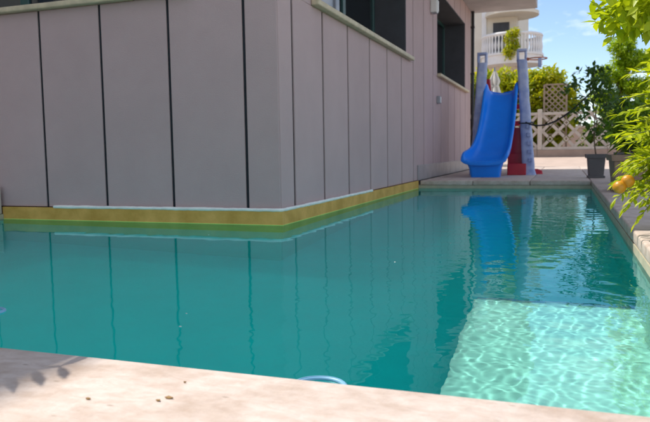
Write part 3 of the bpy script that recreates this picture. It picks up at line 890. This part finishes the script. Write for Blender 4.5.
# ------------------------------------------------------------------ closed parasol
pa = empty('closed_parasol', (.30, 10.4, 0), 'closed white parasol standing behind the slide', 'parasol')
MB().lathe([(.26, 0), (.26, .05), (.05, .08), (.04, .3)], n=20).build('base', M['fence'], pa, smooth=True)
MB().tube([(0, 0, .05), (0, 0, 2.02)], .02, 8).build('pole', M['steel'], pa, smooth=True)
rings = []
for z, r in [(.95, .10), (1.0, .155), (1.2, .15), (1.45, .125), (1.6, .085), (1.66, .07), (1.74, .095), (1.82, .07), (1.92, .03), (1.97, .008)]:
    rings.append([(r * (1 + .22 * math.cos(8 * a)) * math.cos(a), r * (1 + .22 * math.cos(8 * a)) * math.sin(a), z) for a in [2*math.pi*k/40 for k in range(40)]])
MB().loft(rings).build('canopy', M['canvas'], pa, smooth=True)
MB().torus((0, 0, 1.64), .078, .012, 20, 6).build('tie', M['canvas'], pa, smooth=True)

# ------------------------------------------------------------------ grey pole
po = empty('lamp_post', (2.93, 12.0, .07), 'tall slim grey pole with a thin cross arm at the right', 'pole')
MB().tube([(0, 0, 0), (0, 0, 5.0)], [.05, .04], 12).build('pole', M['steel'], po, smooth=True)
MB().lathe([(.11, 0), (.11, .02), (.06, .03), (.055, .12)], n=14).build('base', M['steel'], po, smooth=True)
MB().tube([(-.48, 0, 1.71), (.35, 0, 1.72)], .014, 8).build('cross_arm', M['white_paint'], po, smooth=True)
MB().loft([rbox_ring(-.0, -.18, 5.0, .12, .5), rbox_ring(-.0, -.18, 5.06, .10, .46)]).build('lamp_head', M['steel'], po, smooth=True)

# ------------------------------------------------------------------ cream house with round balcony
h2 = empty('villa', (-.35, 24.0, 0), 'cream villa with a round white balustraded balcony beyond the garden', 'house')
w = MB()
w.box(-9, .0, 0, .18, 9, 3.62); w.box(-9, .0, 3.62, .18, 9, 7.6); w.build('wall', M['cream'], h2)
MB().box(-1.16, -.05, 4.0, -.98, .06, 7.0).build('pilaster', M['stone_white'], h2, bevel=.01)
def disc(r, z0, z1, y0=-.02): 
    n = 36
    ring0 = [(r * math.cos(2*math.pi*k/n), y0 + r * math.sin(2*math.pi*k/n), z0) for k in range(n)]
    ring1 = [(x, y, z1) for x, y, _ in ring0]
    return MB().loft([ring0, ring1])
BR = 1.16
bal = disc(BR, 3.62, 3.95).build('balcony', M['stone_white'], h2, smooth=True)
disc(BR + .05, 3.951, 4.03).build('edge', M['stone_white'], bal, smooth=True)
bme = MB().lathe([(.045, 0), (.045, .06), (.028, .09), (.05, .25), (.052, .32), (.026, .50), (.024, .56), (.04, .62), (.045, .66)], n=10).mesh('baluster', M['stone_white'], smooth=True)
for k in range(34):
    a = R(180 + 5 + k * 235 / 33)
    x_, y_ = (BR - .04) * math.cos(a), -.02 + (BR - .04) * math.sin(a)
    link('baluster', bme, bal, (x_, y_, 4.032))
rp = [((BR - .04) * math.cos(R(175 + 250 * k / 40)), -.02 + (BR - .04) * math.sin(R(175 + 250 * k / 40)), 4.74) for k in range(41)]
MB().tube(rp, .065, 8).build('top_rail', M['stone_white'], bal, smooth=True)
disc(1.02, 5.55, 5.68).build('canopy', M['cream'], h2, smooth=True)
MB().box(-.72, -.03, 4.04, -.10, .02, 5.35).build('door', M['reveal'], h2)
for k in range(3):
    wdw = MB().box(-7 + k * 1.9, -.03, 4.3, -6 + k * 1.9, .02, 5.5).build('window', M['pane'], h2)
    MB().box(-7.08 + k * 1.9, -.06, 4.22, -5.92 + k * 1.9, .02, 4.298).build('sill', M['stone_white'], wdw)
MB().box(-9.3, -.3, 7.602, .48, 9.3, 7.8).build('roof', M['roof'], h2)
# plant on the balcony
tree('balcony_plant', 'leafy green plant growing up through the villa balcony railing', 'plant', (-.25, 22.75, 3.9), .5, .02,
     [((0, 0, .5), (.26, .2, .32)), ((-.08, -.05, .15), (.24, .2, .2)), ((.05, 0, .8), (.2, .18, .15))],
     160, 6, .12, .06, M['leaf_bush'], 61, shell=.3)

# ------------------------------------------------------------------ neighbouring building on the left (casts the pool's shade)
nb = empty('neighbouring_building', (-8, -5, 0), 'tall pale building left of the pool that shades the deep water', 'building')
MB().box(-4, -7, -.07, 2.99, 13, 9.0).build('wall', M['cream'], nb)
MB().box(-4.2, -7.2, 9.002, 3.0, 13.2, 9.03).build('roof', M['slab'], nb)
for z in (1.2, 4.2, 7.0):
    for k in range(3):
        wd_ = MB().box(2.991, -5.5 + k * 3.2, z, 3.01, -4.3 + k * 3.2, z + 1.3).build('window', M['pane'], nb)
        MB().box(2.991, -5.6 + k * 3.2, z - .07, 3.06, -4.2 + k * 3.2, z - .002).build('sill', M['stone_white'], wd_)

# ------------------------------------------------------------------ small things
def ring_ob(x, y, r, label):
    o = MB().torus((0, 0, 0), r, .0055, 40, 8).build('diving_ring', M['ring'], None, smooth=True)
    o.location = (x, y, WZ + .0)
    MB().torus((0, 0, .0050), r, .0015, 40, 6).build('seam', M['ring'], o, smooth=True)
    return tag(o, label, 'pool ring', 'pale blue rings in the water')
ring_ob(1.222, -2.650, .052, 'pale blue ring in the water against the near edge of the pool')
ring_ob(.085, -2.34, .04, 'pale blue ring in the water at the left edge of the picture')
random.seed(9)
bits = [(1.113, -2.99, 'brown dry leaf flake on the sunlit stone, larger of a close pair'), (1.105, -3.005, 'tiny brown flake left of the larger dry leaf on the stone'),
        (1.00, -3.03, 'ochre speck of dry leaf near the left of the sunlit stone'), (1.10, -2.925, 'tiny dark leaf speck near the pool edge on the stone')]
for i, (x, y, lb) in enumerate(bits):
    s = [.0055, .0032, .0034, .002][i]
    b = MB(); ang = random.uniform(0, 6.28)
    top = [(s * (1.5 if k % 2 else .8) * math.cos(ang + k * math.pi / 3), s * .7 * math.sin(ang + k * math.pi / 3), .0016 + .0012 * (k % 2)) for k in range(6)]
    bot = [(x_, y_, z_ - .0012) for x_, y_, z_ in top]
    o = b.loft([bot, top]).build('dry_leaf', M['dry'], None)
    o.location = (x, y, .0)
    tag(o, lb, 'dry leaf', 'dry leaf bits on the near stone')

pe = MB().loft([[(.004*math.cos(a*1.047), .0025*math.sin(a*1.047), 0) for a in range(6)], [(.0055*math.cos(a*1.047), .0035*math.sin(a*1.047), .0012 + .0008*(a % 2)) for a in range(6)]]).mesh('petal', M['white_paint'])
random.seed(17)
for (x, y, lb) in [(.72, -2.33, 'tiny pale petal on the water nearest the left end of the stone edge'), (.66, -2.20, 'tiny pale petal on the water just beyond the nearest one'),
                   (1.02, -1.2, 'tiny pale petal floating midway between the slide reflection and the stone edge'), (1.15, -.6, 'tiny pale petal floating close to the reflection of the slide'), (-.2, -.55, 'tiny pale petal floating in front of the left wall')]:
    o = link('petal', pe, None, (x, y, WZ + .0006)); o.rotation_euler = (0, 0, random.uniform(0, 6)); sc_ = random.uniform(.6, 1.0); o.scale = (sc_, sc_, sc_)
    tag(o, lb, 'petal', 'petals on the water')

# palm beside the left end of the near deck: its frond shades the stone's left corner
pm = empty('potted_palm', (-.45, -2.93, 0), 'palm on the near deck whose frond shades the left corner stone', 'palm')
MB().lathe([(.13, 0), (.17, .30), (.185, .30), (.185, .34), (.15, .34), (.145, .29)], n=20).build('pot', M['pot_grey'], pm, smooth=True)
mb = MB(); limb(mb, (0, 0, .25), (.02, 0, .95), .045, .035, 71, .03); mb.build('trunk', M['stem'], pm, smooth=True)
rng = np.random.default_rng(72)
for k in range(9):
    a = [R(48), R(20), R(70), R(110), R(160), R(205), R(250), R(290), R(330)][k]
    ln_ = .72 if k < 3 else .6
    Bs, Ds, Ns, Ls, Ws = [], [], [], [], []; pts = []
    for i in range(15):
        q = i / 14
        pts.append((.02 + math.cos(a) * ln_ * q, math.sin(a) * ln_ * q, .93 + .42 * q - .42 * q * q))
    for i in range(2, 15):
        for s in (-1, 1):
            p = pts[i]; out = np.array([math.cos(a), math.sin(a), -.1]); sd = np.array([-math.sin(a) * s, math.cos(a) * s, -.15])
            Bs.append(p); Ds.append(out * .6 + sd); Ns.append((rng.normal(0, .15), rng.normal(0, .15), 1)); Ls.append(.23 * math.sin(.5 + 2.2 * i / 14)); Ws.append(.022)
    V, F = leaf_arrays(np.array(Bs), np.array(Ds), np.array(Ns), np.array(Ls), np.array(Ws), rng)
    fr_ = leaves_object('frond', V, F, rng.random(len(Bs)), M['leaf_mid'], pm)
    MB().tube(pts, .006, 5).build('rib', M['green_stem'], fr_, smooth=True)
